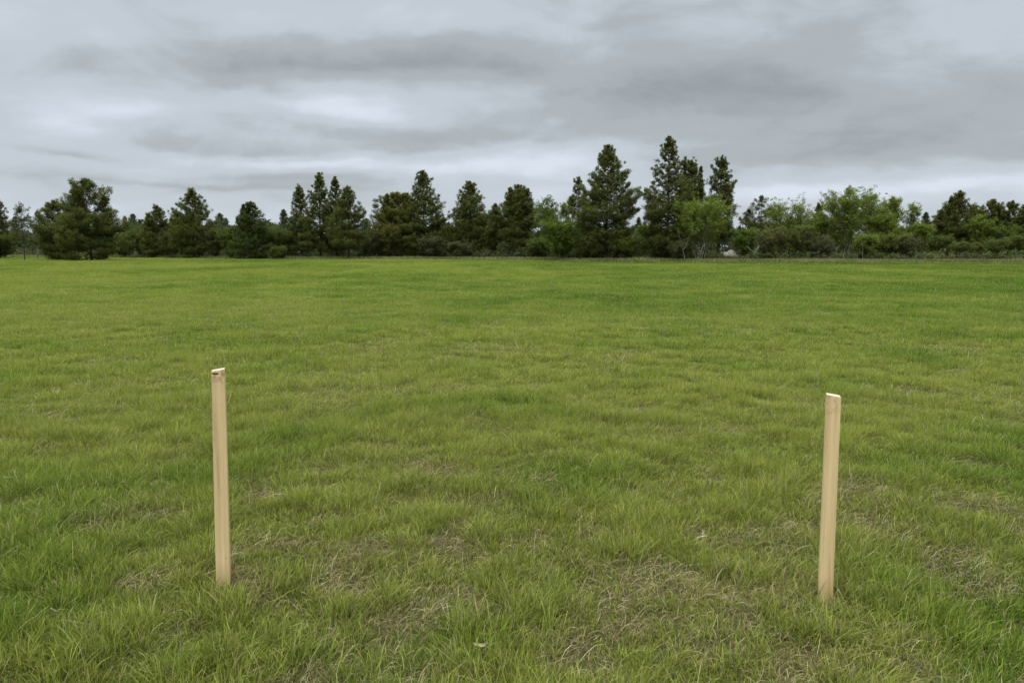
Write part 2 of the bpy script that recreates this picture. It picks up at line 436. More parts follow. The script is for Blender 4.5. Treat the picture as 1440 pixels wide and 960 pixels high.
# dry straw: dense thatch lying in the bare patches, plus loose strands everywhere
def strands(d0, d1, dens, only_dry, L0, w0, lift, rg, cols, levels=(0, .3, .6, 1)):
    x, y = sample_field(dens, d0, d1, rg)
    if only_dry:
        ok = rg.random(len(x)) < (dryness(x, y) ** 1.1 + .03)
        x = x[ok]; y = y[ok]
    ok = away(x, y, .035); x = x[ok]; y = y[ok]; n = len(x)
    th = rg.random(n) * 2 * PI
    dirv = np.stack([np.cos(th), np.sin(th)], 1)
    perp = np.stack([-dirv[:, 1], dirv[:, 0]], 1)
    L_ = L0 * (.35 + 1.1 * rg.random(n) ** 1.5)
    curl = rg.normal(size=n) * .55
    lz = lift * (.2 + rg.random(n) ** 2 * 1.6) * L_
    w = w0 * (.6 + .8 * rg.random(n)) * np.maximum(1, y / 5)
    ci = rg.integers(0, len(cols), n)
    c = np.array(cols)[ci] * (.6 + .7 * rg.random((n, 1)))
    z0 = gheight(x, y) + .002 + .02 * rg.random(n) * (lift < .5)
    V = []; 
    for s_ in levels:
        p2 = np.stack([x, y], 1) + dirv * (L_ * s_)[:, None] + perp * (curl * L_ * s_ * s_)[:, None]
        z = z0 + lz * np.sin(s_ * PI * .72)
        ww = (w * (1 - .7 * s_) * .5)
        tilt = perp * ww[:, None]
        if s_ < 1:
            V.append(np.column_stack([p2 - tilt, z - ww * .5])); V.append(np.column_stack([p2 + tilt, z + ww * .5]))
        else:
            V.append(np.column_stack([p2, z]))
    V = np.stack(V, 1); m = V.shape[1]
    tri = []
    for q in range(len(levels) - 2):
        tri += [(2 * q, 2 * q + 1, 2 * q + 3), (2 * q, 2 * q + 3, 2 * q + 2)]
    tri.append((m - 3, m - 2, m - 1))
    T = (np.arange(n)[:, None, None] * m + np.array(tri)[None]).reshape(-1, 3)
    push(dry, (V.reshape(-1, 3), T, np.repeat(c, m, 0)))

straw = [(.40, .34, .15), (.33, .27, .12), (.24, .19, .09), (.46, .41, .22)]
brown = [(.15, .105, .06), (.20, .15, .08), (.10, .07, .04), (.26, .20, .11)]
strands(1.9, 7, lambda d: 7500 * np.minimum(1, (4.5 / d) ** 2), True, .05, .0018, .22, rng, brown)
strands(1.9, 12, lambda d: 3600 * np.minimum(1, (4.5 / d) ** 2), True, .075, .0017, .40, rng, straw)
strands(7, 40, lambda d: 900 * (7 / d) ** 2, True, .07, .0018, .5, rng, straw, (0, .5, 1))
strands(1.9, 10, lambda d: 60 * np.minimum(1, (4.5 / d) ** 1.5), False, .10, .0018, .8, rng, [(.42, .40, .20), (.50, .45, .27), (.33, .34, .13)])
strands(1.9, 16, lambda d: 420 * np.minimum(1, (4.5 / d) ** 1.6), False, .055, .0018, .35, rng, straw)

def build_stuff(st, name, mat):
    me = mesh_tris(name, np.concatenate(st[0]), np.concatenate(st[1]), np.concatenate(st[2]), mat)
    return link(name, me)
print('grass tris', sum(len(t) for t in green[1]), 'dry', sum(len(t) for t in dry[1]))
tag(build_stuff(green, 'grass', M_GRASS), 'short green meadow grass covering the whole field', 'grass', kind='stuff')
tag(build_stuff(dry, 'dry_grass', M_STRAW), 'tan dry straw and thatch lying in worn patches of the field', 'dry grass', kind='stuff')

# ------------------------------------------------------------------ stakes
def stake(k, label, lean_cap):
    bx_, by_, tx_, ty_ = STAKES[k]
    X0, Y0 = SB[k]
    H = z_at(ty_, Y0); X1 = x_at(tx_, Y0, H)
    yaw = math.atan2(X0, Y0)            # face the view, then the small turn seen in the photo
    yaw = -yaw + R(-7 if k == 0 else 7)
    wb, wt = (.0600, .0535) if k == 0 else (.0570, .0545)
    dp = .046
    bm = bmesh.new()
    def loft(x0f, x1f, y0, y1, levels):
        """levels: (z_left, z_right, halfwidth factor)"""
        rings = []
        for (zl, zr, hw) in levels:
            rings.append([bm.verts.new((hw * x0f, y0, zl)), bm.verts.new((hw * x1f, y0, zr)), bm.verts.new((hw * x1f, y1, zr)), bm.verts.new((hw * x0f, y1, zl))])
        for a_, b_ in zip(rings, rings[1:]):
            for q in range(4):
                bm.faces.new((a_[q], a_[(q + 1) % 4], b_[(q + 1) % 4], b_[q]))
        bm.faces.new(rings[0][::-1]); bm.faces.new(rings[-1])
    n = 9
    if k == 0:
        top = H - .021; kz = .009; yc = -dp / 2 + .030
        hwb, hwt = wb / 2, wt / 2
        def slab(prof_, y0, y1):
            f = [bm.verts.new((x, y0, z)) for x, z in prof_]; b = [bm.verts.new((x, y1, z)) for x, z in prof_]
            bm.faces.new(f[::-1]); bm.faces.new(b); m_ = len(f)
            for q in range(m_): bm.faces.new((f[q], f[(q + 1) % m_], b[(q + 1) % m_], b[q]))
        slab([(-hwb, -.25), (hwb, -.25), (hwt, H + .002), (-hwt, H - .006), (-hwt, top + kz), (.002, top + kz), (.004, top + .002), (-.002, top), (-hwt, top)], -dp / 2, yc)
        slab([(-hwb, -.25), (hwb, -.25), (hwt, H + .002), (-hwt, H - .006)], yc, dp / 2)
    else:
        zl, zr = H + .003, H - .005
        lv = [(-.25 * (1 - q / n) + zl * q / n, -.25 * (1 - q / n) + zr * q / n, (wb + (wt - wb) * q / n) / 2) for q in range(n + 1)]
        loft(-1, 1, -dp / 2, dp / 2, lv)
    bmesh.ops.recalc_face_normals(bm, faces=bm.faces)
    me = bpy.data.meshes.new('wooden_stake'); bm.to_mesh(me); bm.free()
    me.materials.append(mat_wood(3.1 + 7.7 * k, top=H))
    o = link('wooden_stake', me, None, (X0, Y0, 0))
    # real lean towards the pixel of its top
    o.rotation_euler = (0, math.atan2(X1 - X0, H), yaw)
    bv = o.modifiers.new('bevel', 'BEVEL'); bv.width = .0010; bv.segments = 2; bv.limit_method = 'ANGLE'
    tag(o, label, 'stake', 'pale wooden stakes standing in the grass')
    # bright sawn end grain
    b2 = bmesh.new()
    hw = wt / 2 - .0008
    zz = [(H - .006, H + .002)] if k == 0 else [(H + .003, H - .005)]
    zl, zr = zz[0]
    d2 = dp / 2 - .0008
    sh = .006 if k == 0 else -.006
    vs = [b2.verts.new(v) for v in ((-hw, -d2, zl + .0006), (hw, -d2, zr + .0006), (hw, d2, zr + .0006), (-hw, d2, zl + .0006))]
    vt = [b2.verts.new((v.co.x * .97, v.co.y * .97, v.co.z + .0012)) for v in vs]
    for q in range(4): b2.faces.new((vs[q], vs[(q + 1) % 4], vt[(q + 1) % 4], vt[q]))
    b2.faces.new(vs[::-1]); b2.faces.new(vt)
    m2 = bpy.data.meshes.new('sawn_end'); b2.to_mesh(m2); b2.free()
    m2.materials.append(mat_wood(21 + k, (.56, .48, .34), (.66, .59, .44), (.40, .30, .18)))
    e = link('sawn_end', m2, o)
    return o
stake(0, 'taller pale pine stake on the left, with a dark saw notch under its top', .0)
stake(1, 'shorter pale pine stake on the right, smooth sides and a clean sawn top', .0)

# loose bits lying in the grass
def litter(px, py, kind, label, s_=1.0, rot=0.0):
    Y = y_ground(py); X = x_at(px, Y)
    tb = Tubes()
    if kind == 'twig':
        p = [(-.05, 0, .012), (-.02, .006, .022), (.02, -.004, .028), (.06, .008, .018)]
        tb.add(np.array(p) * s_, np.array([.0022, .003, .0025, .001]) * s_, (.55, .45, .30), 6)
        p = [(.01, 0, .026), (.03, .02, .04), (.045, .035, .045)]
        tb.add(np.array(p) * s_, np.array([.002, .0016, .0008]) * s_, (.50, .40, .26), 5)
    else:
        # curled dry leaf
        n = 7
        a = np.linspace(-1, 1, n); V = []; 
        for q in a:
            w = .016 * (1 - q * q) ** .6 + .0005
            z = .03 + .012 * q * q
            V += [(q * .04, -w, z + .006), (q * .04, 0, z - .004), (q * .04, w, z + .007)]
        T = []
        for q in range(n - 1):
            for r in range(2):
                A = q * 3 + r; T += [(A, A + 1, A + 4), (A, A + 4, A + 3)]
        me = mesh_tris('dry_leaf', np.array(V) * s_, np.array(T), np.tile([.44, .37, .22], (len(V), 1)), M_STRAW, True)
        o = link('dry_leaf', me, None, (X, Y, float(gheight(np.array([X]), np.array([Y]))[0]) + .01)); o.rotation_euler = (0, .2, rot)
        return tag(o, label, 'leaf')
    o = link('twig', tb.mesh('twig', M_BARK), None, (X, Y, float(gheight(np.array([X]), np.array([Y]))[0]) + .02)); o.rotation_euler = (0, 0, rot)
    return tag(o, label, 'twig')
litter(673, 911, 'leaf', 'pale curled dry leaf lying in a bare spot at the bottom of the field', .75, .3)
litter(688, 902, 'twig', 'short pale twig beside the curled dry leaf', .5, 1.2)
litter(985, 762, 'twig', 'bleached twig lying on a straw patch to the left of the shorter stake', 1.0, .5)
litter(392, 699, 'twig', 'forked pale twig in the grass just right of the taller stake', .9, -.2)

# ------------------------------------------------------------------ trees
PROF = {
    'cone':   [(0, .55), (.08, .85), (.2, 1), (.4, .82), (.6, .58), (.8, .32), (.93, .16), (1, .05)],
    'spire':  [(0, .7), (.12, .95), (.28, 1), (.48, .80), (.64, .60), (.8, .38), (.92, .18), (1, .04)],
    'round':  [(0, .6), (.1, .88), (.28, 1), (.5, .88), (.7, .64), (.85, .40), (.95, .20), (1, .06)],
    'column': [(0, .55), (.1, .85), (.3, 1), (.55, .9), (.75, .66), (.9, .38), (.97, .2), (1, .06)],
    'tall':   [(0, .6), (.1, .85), (.25, .97), (.40, 1), (.47, .86), (.55, .68), (.64, .56), (.75, .42), (.87, .28), (.95, .15), (1, .04)],
    'bell':   [(0, .9), (.12, 1), (.3, .97), (.45, .82), (.6, .66), (.78, .44), (.9, .25), (1, .06)],
}

def conifer_meshes(H, Rd, cb=.1, prof='cone', dens=1.0, seed=1, col=(.040, .058, .018), puff=.34, tops=(), skew=0.0, bark=(.06, .048, .038)):
    rg = np.random.default_rng(seed)
    pf = np.array(PROF[prof])
    tb = Tubes()
    C = []; Ax = []; Rr = []; Cc = []
    def build(x0, y0, H, Rd, z0, cb, ph):
        zt = np.linspace(z0, H, 9)
        wob = np.cumsum(rg.normal(size=(9, 2)) * .04, 0)
        r0 = max(.06, H * .016)
        cx = x0 + wob[:, 0]; cy = y0 + wob[:, 1]
        if z0 > 0: cx[0] = 0; cy[0] = 0
        tb.add(np.stack([cx, cy, zt], 1), r0 * (1 - .93 * np.linspace(0, 1, 9)) * np.where(np.arange(9) == 0, 1.25, 1), bark, 8)
        z = max(z0, cb * H)
        lob = rg.random(6) * 2 * PI
        while z < H - .15:
            t = (z - cb * H) / (H - cb * H); t = min(max(t, 0), 1)
            base = np.interp(t, pf[:, 0], pf[:, 1]) * Rd
            nb = int(rg.integers(4, 7) + (1 if t < .6 else 0))
            a0 = rg.random() * 2 * PI
            for q in range(nb):
                if rg.random() > (dens * 1.1 if t > .45 else 1 - (1 - dens) * .6) and t < .9: continue
                az = a0 + q * 2 * PI / nb + rg.normal() * .25
                irr = 1 + .16 * math.sin(az * 2 + lob[0] + z * .55) + .10 * math.sin(az * 3 + lob[1] - z * 1.1)
                L = base * irr * (.76 + .34 * rg.random()) + .12
                el = R(-4 + 44 * t + rg.normal() * 13)
                L = max(.2, min(L, (H - z) * .8 / (max(0, math.sin(el)) + .28)))
                fx = np.interp(z, zt, cx); fy = np.interp(z, zt, cy)
                m = max(2, int(L / .42) + 1)
                s_ = np.linspace(0, 1, max(4, m))
                px_ = fx + np.cos(az) * L * s_ * math.cos(el); py_ = fy + np.sin(az) * L * s_ * math.cos(el)
                pz_ = z + L * s_ * math.sin(el) + (.16 + .12 * t) * L * s_ ** 2.4 - .05 * L * np.sin(s_ * PI)
                if L > .5:
                    tb.add(np.stack([px_, py_, pz_], 1), (r0 * .30 * (.4 + .6 * (1 - t)) * (1 - .85 * s_) + .008), np.array(bark) * .9, 4)
                ss = np.arange(.42 if L > 1.3 else .35, 1.03, .34 / max(L, .4))
                for sv in ss:
                    cpx = np.interp(sv, s_, px_); cpy = np.interp(sv, s_, py_); cpz = np.interp(sv, s_, pz_)
                    nl = 1 + int(rg.random() < .75) + int(L * sv > 1.6) + int(L * sv > 2.8)
                    for _ in range(nl):
                        lat = rg.normal() * .24 * L * (.25 + .75 * math.sin(min(sv, .9) * PI * .9)) if nl > 1 else rg.normal() * .1
                        C.append((cpx - math.sin(az) * lat, cpy + math.cos(az) * lat, cpz + rg.normal() * .12 + abs(lat) * .06))
                        Ax.append((math.cos(az) * .7, math.sin(az) * .7, .55 + .5 * sv))
                        pr = puff * (.7 + .5 * rg.random()) * (.48 + .52 * (1 - t))
                        Rr.append(pr)
                        inner = .45 + .62 * sv  # crown shade painted in: clumps nearer the trunk darker
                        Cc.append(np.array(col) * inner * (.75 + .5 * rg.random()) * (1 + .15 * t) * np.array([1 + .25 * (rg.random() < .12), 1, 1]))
            z += (.28 + .08 * rg.random()) * (1 if t < .8 else .75) / max(.6, min(1.15, dens)) * (puff / .34)
        C.append((cx[-1], cy[-1], H - .12)); Ax.append((0, 0, 1.5)); Rr.append(puff * .4); Cc.append(np.array(col))
        C.append((cx[-1], cy[-1], H - .4)); Ax.append((0, 0, 1)); Rr.append(puff * .6); Cc.append(np.array(col))
    build(0, 0, H, Rd, 0, cb, 0)
    for (dx, hh, rr, zf) in tops:      # extra leaders
        build(dx, rg.normal() * .3, hh, rr, hh * zf, .35, 1)
    C = np.array(C); Ax = np.array(Ax); Rr = np.array(Rr); Cc = np.array(Cc)
    C[:, 0] += skew * C[:, 2]
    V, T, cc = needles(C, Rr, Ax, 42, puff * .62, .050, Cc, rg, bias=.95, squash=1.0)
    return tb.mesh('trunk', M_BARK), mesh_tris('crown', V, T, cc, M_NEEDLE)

def broadleaf_meshes(H, Rd, seed=1, col=(.075, .115, .028), stems=3, leaf=.14, fill=1.0, cb=.15, bark=(.22, .20, .16), wisp=.5, lean=0.0):
    rg = np.random.default_rng(seed)
    tb = Tubes(); C = []; Rr = []; Ax = []; Cc = []
    def env(z):      # envelope radius at height z
        t = z / H
        return Rd * (np.interp(t, [0, .12, .3, .55, .75, .9, 1.0], [.45, .7, .95, 1, .85, .55, .12]))
    nstem = stems
    for s_ in range(nstem):
        az = rg.random() * 2 * PI; sp = Rd * (.15 + .35 * rg.random()) if nstem > 1 else Rd * .08
        hh = H * (.72 + .26 * rg.random()) if s_ else H * .97
        n = 8; t = np.linspace(0, 1, n)
        wob = np.cumsum(rg.normal(size=(n, 2)) * .05 * H / 8, 0) * .6; wob[0] = 0
        b0 = np.array([math.cos(az), math.sin(az)]) * (.12 * s_)
        P = np.stack([b0[0] + math.cos(az) * sp * t ** 1.2 + wob[:, 0] + lean * t * H, b0[1] + math.sin(az) * sp * t ** 1.2 + wob[:, 1], hh * t], 1)
        r0 = (.011 + .006 * rg.random()) * H / max(1, nstem ** .4)
        tb.add(P, r0 * (1 - .92 * t) + .006, np.array(bark) * (.8 + .4 * rg.random()), 6)
        nb = int(11 + H * 1.3)
        for q in range(nb):
            tt = cb + (1 - cb) * (rg.random() ** .8) * .98
            p0 = np.array([np.interp(tt, t, P[:, c]) for c in range(3)])
            a2 = rg.random() * 2 * PI
            L = max(.35, env(p0[2]) * (.45 + .55 * rg.random()) * (1.0 if nstem < 2 else .8))
            el = R(20 + 38 * rg.random() + 15 * tt)
            m = 6; u = np.linspace(0, 1, m)
            bend = rg.normal() * .25
            Q = np.stack([p0[0] + np.cos(a2 + bend * u) * L * u * math.cos(el), p0[1] + np.sin(a2 + bend * u) * L * u * math.cos(el), p0[2] + L * math.sin(el) * u ** .9 - .10 * L * u ** 2], 1)
            Q[:, 2] = np.minimum(Q[:, 2], H * 1.0)
            tb.add(Q, (r0 * .32 * (1 - tt * .6)) * (1 - .85 * u) + .006, np.array(bark) * (.75 + .4 * rg.random()), 4)
            for w in range(4):      # twigs
                uu = .35 + .65 * rg.random()
                q0 = np.array([np.interp(uu, u, Q[:, c]) for c in range(3)])
                a3 = a2 + rg.normal() * .9; e3 = R(35 + rg.normal() * 22); L3 = L * (.26 + .36 * rg.random()) * (1 + wisp * .5)
                q1 = q0 + np.array([math.cos(a3) * math.cos(e3), math.sin(a3) * math.cos(e3), math.sin(e3)]) * L3
                tb.add(np.stack([q0, (q0 + q1) / 2 + rg.normal(size=3) * .04, q1]), np.array([.012, .009, .005]), np.array(bark) * .9, 3)
                for f in (.45, .75, 1.05):
                    if rg.random() < fill:
                        C.append(q0 + (q1 - q0) * f + rg.normal(size=3) * .08); Ax.append((q1 - q0) / L3)
                        Rr.append(.30 * (.6 + .7 * rg.random()) * (1.25 - .4 * f))
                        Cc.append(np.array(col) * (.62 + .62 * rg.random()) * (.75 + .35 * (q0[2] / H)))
            for uu in np.arange(.3, 1.01, .2):
                if rg.random() < fill * .8:
                    q0 = np.array([np.interp(uu, u, Q[:, c]) for c in range(3)])
                    C.append(q0 + rg.normal(size=3) * .12); Ax.append((0, 0, 1)); Rr.append(.36 * (.6 + .7 * rg.random()))
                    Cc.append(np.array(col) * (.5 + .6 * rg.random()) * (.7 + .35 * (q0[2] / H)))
    C = np.array(C); Ax = np.array(Ax); Rr = np.array(Rr); Cc = np.array(Cc)
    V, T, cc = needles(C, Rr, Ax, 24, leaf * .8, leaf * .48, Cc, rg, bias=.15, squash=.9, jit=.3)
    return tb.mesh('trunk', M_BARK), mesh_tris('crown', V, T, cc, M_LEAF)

def place(name, meshes, X, Y, label, cat, rz=0.0, group=None):
    e = bpy.data.objects.new(name, None); COL.objects.link(e)
    e.location = (X, Y, 0); e.rotation_euler = (0, 0, rz)
    tag(e, label, cat, group)
    link('trunk', meshes[0], e); link('crown', meshes[1], e)
    return e

DG = (.102, .116, .027)         # dark pine green
OG = (.125, .128, .028)         # olive
BG = (.075, .100, .045)         # distant needles, blue air haze put into the colour
tcount = [0]
def conifer(px, top, hw, Y, label, prof='cone', cb=.08, dens=1.0, col=DG, puff=.36, tops=(), skew=0, bark=(.05, .04, .032)):
    tcount[0] += 1
    H = z_at(top, Y); X = x_at(px, Y, H * .5); Rd = hw / F * Y * 1.12
    tp = [((tx - px) / F * Y, z_at(ty, Y), tw / F * Y, zf) for (tx, ty, tw, zf) in tops]
    return place('pine_tree', conifer_meshes(H, Rd, cb, prof, dens, 100 + tcount[0], col, puff, tp, skew, bark), X, Y, label, 'pine tree', 0)

def broadleaf(px, top, hw, Y, label, col=(.080, .118, .026), stems=3, fill=1.0, cb=.12, bark=(.17, .15, .12), leaf=.15, wisp=.5, name='leafy_tree', cat='tree', lean=0):
    tcount[0] += 1
    H = z_at(top, Y); X = x_at(px, Y, H * .5); Rd = hw / F * Y * 1.2
    if col not in (LG, BR, GR) and name == 'leafy_tree' and col[0] < .1: col = (col[0] * 2, col[1] * 1.9, col[2] * 1.1)
    return place(name, broadleaf_meshes(H, Rd, 300 + tcount[0], col, stems, leaf, fill, cb, bark, wisp, lean), X, Y, label, cat, 0)

# -- conifers, left to right
conifer(-3, 270, 15, 124, 'dark pine cut off by the left edge of the view', 'cone')
conifer(78, 283, 23, 101, 'dark pine with blunt top, close against the left side of the big rounded pine', 'round', puff=.4, cb=.04)
conifer(125, 252, 38, 98, 'big rounded pine standing forward of the tree line on the left', 'round', puff=.50, cb=.04, dens=.8, tops=((108, 263, 13, .35), (146, 276, 12, .35)))
conifer(221, 290, 19, 128, 'mid sized pine with small pointed tip between big rounded pine and taller cone', 'bell', puff=.4, tops=((211, 301, 10, .4),))
conifer(270, 266, 28, 122, 'tall evenly cone shaped pine with branches to the ground, alone above its neighbours', 'cone', puff=.42)
conifer(353, 285, 22, 112, 'squat dense dark pine standing apart at the field edge, bushy to the ground', 'bell', puff=.42, cb=.03, tops=((345, 290, 10, .45),), col=(.072, .092, .022))
conifer(423, 262, 19, 118, 'leftmost and lowest of the four tall pines in a tight row', 'spire', dens=.8, puff=.36, cb=.12)
conifer(448, 243, 22, 115, 'tallest narrow pine of the four in a tight row, with upswept branches', 'spire', dens=.8, puff=.34, cb=.12)
conifer(472, 249, 17, 116, 'narrow pointed pine just right of the tallest in the tight row', 'spire', dens=.8, puff=.34, cb=.12)
conifer(489, 263, 22, 111, 'rightmost of the tight row, broader pine on a bare dark trunk', 'bell', dens=.9, puff=.4, cb=.15, skew=.0)
conifer(560, 271, 30, 118, 'olive pine with a wide blunt crown, left of the ragged tall spruce shape', 'round', puff=.42, col=OG, cb=.05, tops=((548, 274, 12, .45), (572, 272, 12, .45)))
conifer(597, 240, 29, 115, 'tall ragged pine with stepped layered branches and a rounded tip', 'spire', puff=.38, dens=.85, cb=.06)
conifer(660, 256, 31, 115, 'regular cone shaped pine standing between the ragged tall one and a blunt one', 'cone', puff=.38, cb=.05)
conifer(730, 260, 27, 110, 'blunt topped pine with a short pale trunk beside bright green leafy trees', 'bell', puff=.4, cb=.1, tops=((697, 287, 13, .4), (718, 264, 13, .4), (741, 266, 12, .5)), bark=(.16, .14, .12))
conifer(814, 250, 14, 101, 'thin airy pine partly hidden by the left side of the broadest tall pine', 'column', dens=.6, puff=.34, cb=.2)
conifer(853, 205, 38, 97, 'broadest of the tall pines, a rounded cone on a short dark trunk', 'tall', dens=.9, puff=.38, cb=.07)
conifer(941, 193, 33, 95, 'tallest tree in view, a see-through pine with a long thin spire', 'tall', dens=.72, puff=.34, cb=.10)
conifer(972, 225, 17, 99, 'blunt tall pine standing right behind the tallest tree', 'column', dens=.8, puff=.33, cb=.2, tops=((985, 234, 6, .6), (962, 226, 6, .6)))
conifer(1013, 221, 19, 100, 'tall pine with ragged clumpy sides, rightmost of the three tallest together', 'column', dens=.8, puff=.36, cb=.2)
conifer(1070, 277, 21, 108, 'flat topped open pine with visible limbs, rising behind leafy bushes', 'round', dens=.45, puff=.42, cb=.45, tops=((1052, 296, 14, .6),))
conifer(1149, 286, 12, 128, 'small narrow pointed pine poking up between two leafy trees', 'spire', puff=.34)
conifer(1348, 270, 31, 101, 'broad dense dark pine, tallest at the right end of the tree line', 'cone', puff=.4, tops=((1333, 279, 12, .4), (1321, 295, 11, .4)), cb=.04)
conifer(1392, 281, 19, 103, 'dark pine with a forked tip, second large one from the right edge', 'round', puff=.38, dens=.85, tops=((1403, 287, 9, .5),))
conifer(1371, 291, 17, 108, 'low round topped pine squeezed between two taller dark ones', 'round', puff=.38)
conifer(1423, 285, 15, 102, 'narrow dark pine just inside the right edge of the view', 'column', puff=.36, dens=.85)
conifer(1442, 286, 15, 101, 'dark pine cut off by the right edge of the view', 'column', puff=.36)
# outside the frame, close to it
conifer(-50, 262, 28, 118, 'dark cone shaped pine beyond the left edge of the view', 'cone')
conifer(1480, 278, 24, 104, 'dark round pine beyond the right edge of the view', 'round')

# -- leafy trees
LG = (.190, .240, .034); BR = (.130, .185, .022); GR = (.13, .14, .048)
broadleaf(32, 293, 19, 100, 'thin grey green leafy tree on a slim dark trunk near the left edge', GR, 1, .75, .3, (.06, .05, .04))
broadleaf(50, 296, 13, 112, 'wispy half bare tree top showing behind the slim trunked leafy tree', GR, 2, .45, .4, (.12, .11, .09))
broadleaf(529, 280, 10, 126, 'sparse pale birch like tree on a thin light trunk in the middle gap', (.12, .13, .06), 1, .5, .45, (.38, .36, .32), wisp=.3)
broadleaf(768, 279, 25, 106, 'bright green leafy tree right beside the blunt pine with a pale trunk', BR, 4, 1.0, .08)
broadleaf(797, 277, 13, 107, 'open bright green treetop left of the thin airy pine', LG, 2, .6, .3)
broadleaf(788, 318, 32, 98, 'low rounded bright green thicket tree at the foot of the thin airy pine', BR, 6, 1.0, .04)
broadleaf(911, 322, 20, 100, 'small bright green bush tree between the two tallest pine groups', LG, 5, 1.0, .05)
broadleaf(985, 291, 42, 91, 'wide light green leafy tree with crooked pale stems, in front of the tallest pines', LG, 6, .85, .2, (.20, .18, .13))
broadleaf(1046, 326, 20, 104, 'low green leafy tree behind the pale dirt bank', BR, 4, 1.0, .08)
broadleaf(1107, 290, 34, 97, 'rounded leafy tree with an airy lighter crown, right of the flat topped pine', LG, 5, .8, .15)
broadleaf(1140, 312, 20, 101, 'dull green bushy tree below the small narrow pointed pine', (.07, .09, .025), 4, 1.0, .08)
broadleaf(1188, 269, 33, 96, 'tallest light green leafy tree, with pale leaning stems at its foot', LG, 6, 1.0, .15, (.22, .19, .14))
broadleaf(1228, 277, 23, 98, 'feathery light green tree standing against the tallest leafy one', LG, 4, .8, .25, (.28, .25, .2))
broadleaf(1258, 280, 18, 100, 'leafy tree with two feathery plumes right of the row of pale stems', LG, 4, .8, .2, (.25, .22, .18))
broadleaf(1278, 283, 18, 101, 'half bare airy leafy tree, last light one before the dark pines on the right', LG, 2, .45, .35, (.2, .18, .14))
broadleaf(1300, 318, 18, 99, 'low green leafy tree at the left foot of the broad dense dark pine', LG, 4, .9, .1)
broadleaf(1376, 305, 19, 98, 'light olive leafy tree in front of the dark pines near the right edge', (.080, .105, .026), 4, .95, .08)
broadleaf(1418, 325, 22, 97, 'low dull green leafy tree near the right edge', (.055, .075, .022), 4, .95, .05)

broadleaf(1160, 301, 17, 99, 'smaller light green leafy tree against the left side of the tallest leafy one', LG, 4, .9, .1)
broadleaf(1243, 303, 22, 97, 'low leafy tree filling the gap below the two feathery plumes', LG, 5, 1.0, .08)
# -- shrubs along the edge: px, top, half width, Y, colour, fill, label
BW = (.120, .125, .048)
SH = [(6, 335, 22, 122, (.05, .06, .024), .9, 'dark shrub at the very left end of the tree line'),
      (200, 325, 22, 130, (.048, .066, .020), 1, 'green shrub in the hollow right of the big rounded pine'),
      (172, 332, 16, 128, (.05, .07, .02), 1, 'rounded shrub touching the right skirt of the big rounded pine'),
      (243, 330, 16, 124, (.05, .055, .022), .9, 'dark olive shrub left of the evenly cone shaped pine'),
      (300, 326, 20, 120, (.046, .052, .022), .9, 'dull shrub right of the evenly cone shaped pine'),
      (326, 325, 14, 117, (.055, .075, .022), 1, 'green shrub left of the squat dense pine'),
      (385, 322, 17, 116, (.055, .075, .024), 1, 'green shrub right of the squat dense pine'),
      (393, 351, 9, 110, (.05, .065, .022), 1, 'tiny rounded bush at the field edge left of the tight row of pines'),
      (405, 330, 18, 119, (.06, .08, .026), .9, 'olive shrub at the left foot of the tight row of pines'),
      (512, 325, 16, 117, BW, .55, 'twiggy brown shrub right of the tight row of pines'),
      (532, 335, 16, 115, BW, .45, 'bare brown thicket below the pale birch like tree'),
      (548, 322, 18, 114, (.062, .066, .024), .9, 'olive shrub below the wide blunt olive pine'),
      (608, 338, 18, 112, BW, .6, 'brown shrub at the foot of the ragged tall pine'),
      (632, 322, 16, 114, (.055, .066, .022), .9, 'dull green shrub left of the regular cone shaped pine'),
      (645, 345, 14, 110, BW, .6, 'low twiggy bush in front of the regular cone shaped pine'),
      (690, 325, 18, 112, (.062, .075, .026), .9, 'olive shrub between the cone shaped and the blunt pine'),
      (755, 340, 16, 104, (.05, .07, .022), 1, 'dark green shrub right of the short pale trunk'),
      (825, 335, 17, 95, (.045, .055, .02), .9, 'dark shrub at the left foot of the broadest tall pine'),
      (880, 338, 18, 95, (.06, .08, .024), .9, 'green shrub at the right foot of the broadest tall pine'),
      (930, 335, 16, 93, (.04, .05, .018), .9, 'dark low shrub around the foot of the tallest tree'),
      (958, 342, 15, 90, BW, .6, 'brown twiggy shrub between the tallest tree and the crooked pale stems'),
      (1082, 326, 22, 92, (.070, .078, .034), .7, 'grey green twiggy shrub right of the pale dirt bank'),
      (1120, 322, 22, 92, (.065, .080, .030), .7, 'twiggy shrub below the rounded airy leafy tree'),
      (1152, 335, 18, 91, BW, .55, 'brown bare shrub left of the pale leaning stems'),
      (1212, 335, 20, 90, (.075, .10, .028), .9, 'green shrub among the pale leaning stems'),
      (1250, 335, 20, 92, (.068, .085, .028), .8, 'olive shrub below the two feathery plumes'),
      (1283, 338, 18, 91, BW, .6, 'brownish shrub below the half bare airy tree'),
      (1322, 338, 18, 93, (.045, .06, .02), .9, 'dark shrub in front of the broad dense pine'),
      (1352, 345, 15, 90, (.055, .065, .025), .8, 'low olive bush at the right foot of the broad dense pine'),
      (1398, 343, 18, 91, (.05, .065, .022), .9, 'dark green bush below the pine with a forked tip'),
      (1438, 338, 18, 92, (.05, .068, .02), .9, 'dark green bush cut off by the right edge of the view')]
for q, (px, top, hw, Y, c, fl, lb) in enumerate(SH):
    tcount[0] += 1
    H = z_at(top, Y)
    place('shrub', broadleaf_meshes(H, hw / F * Y * 1.1, 500 + q, c if c is BW else (c[0] * 2.2, c[1] * 2.05, c[2] * 1.25), 7, .14, fl * .75, .06, (.13, .11, .085), .9), x_at(px, Y, H / 2), Y, lb, 'shrub')

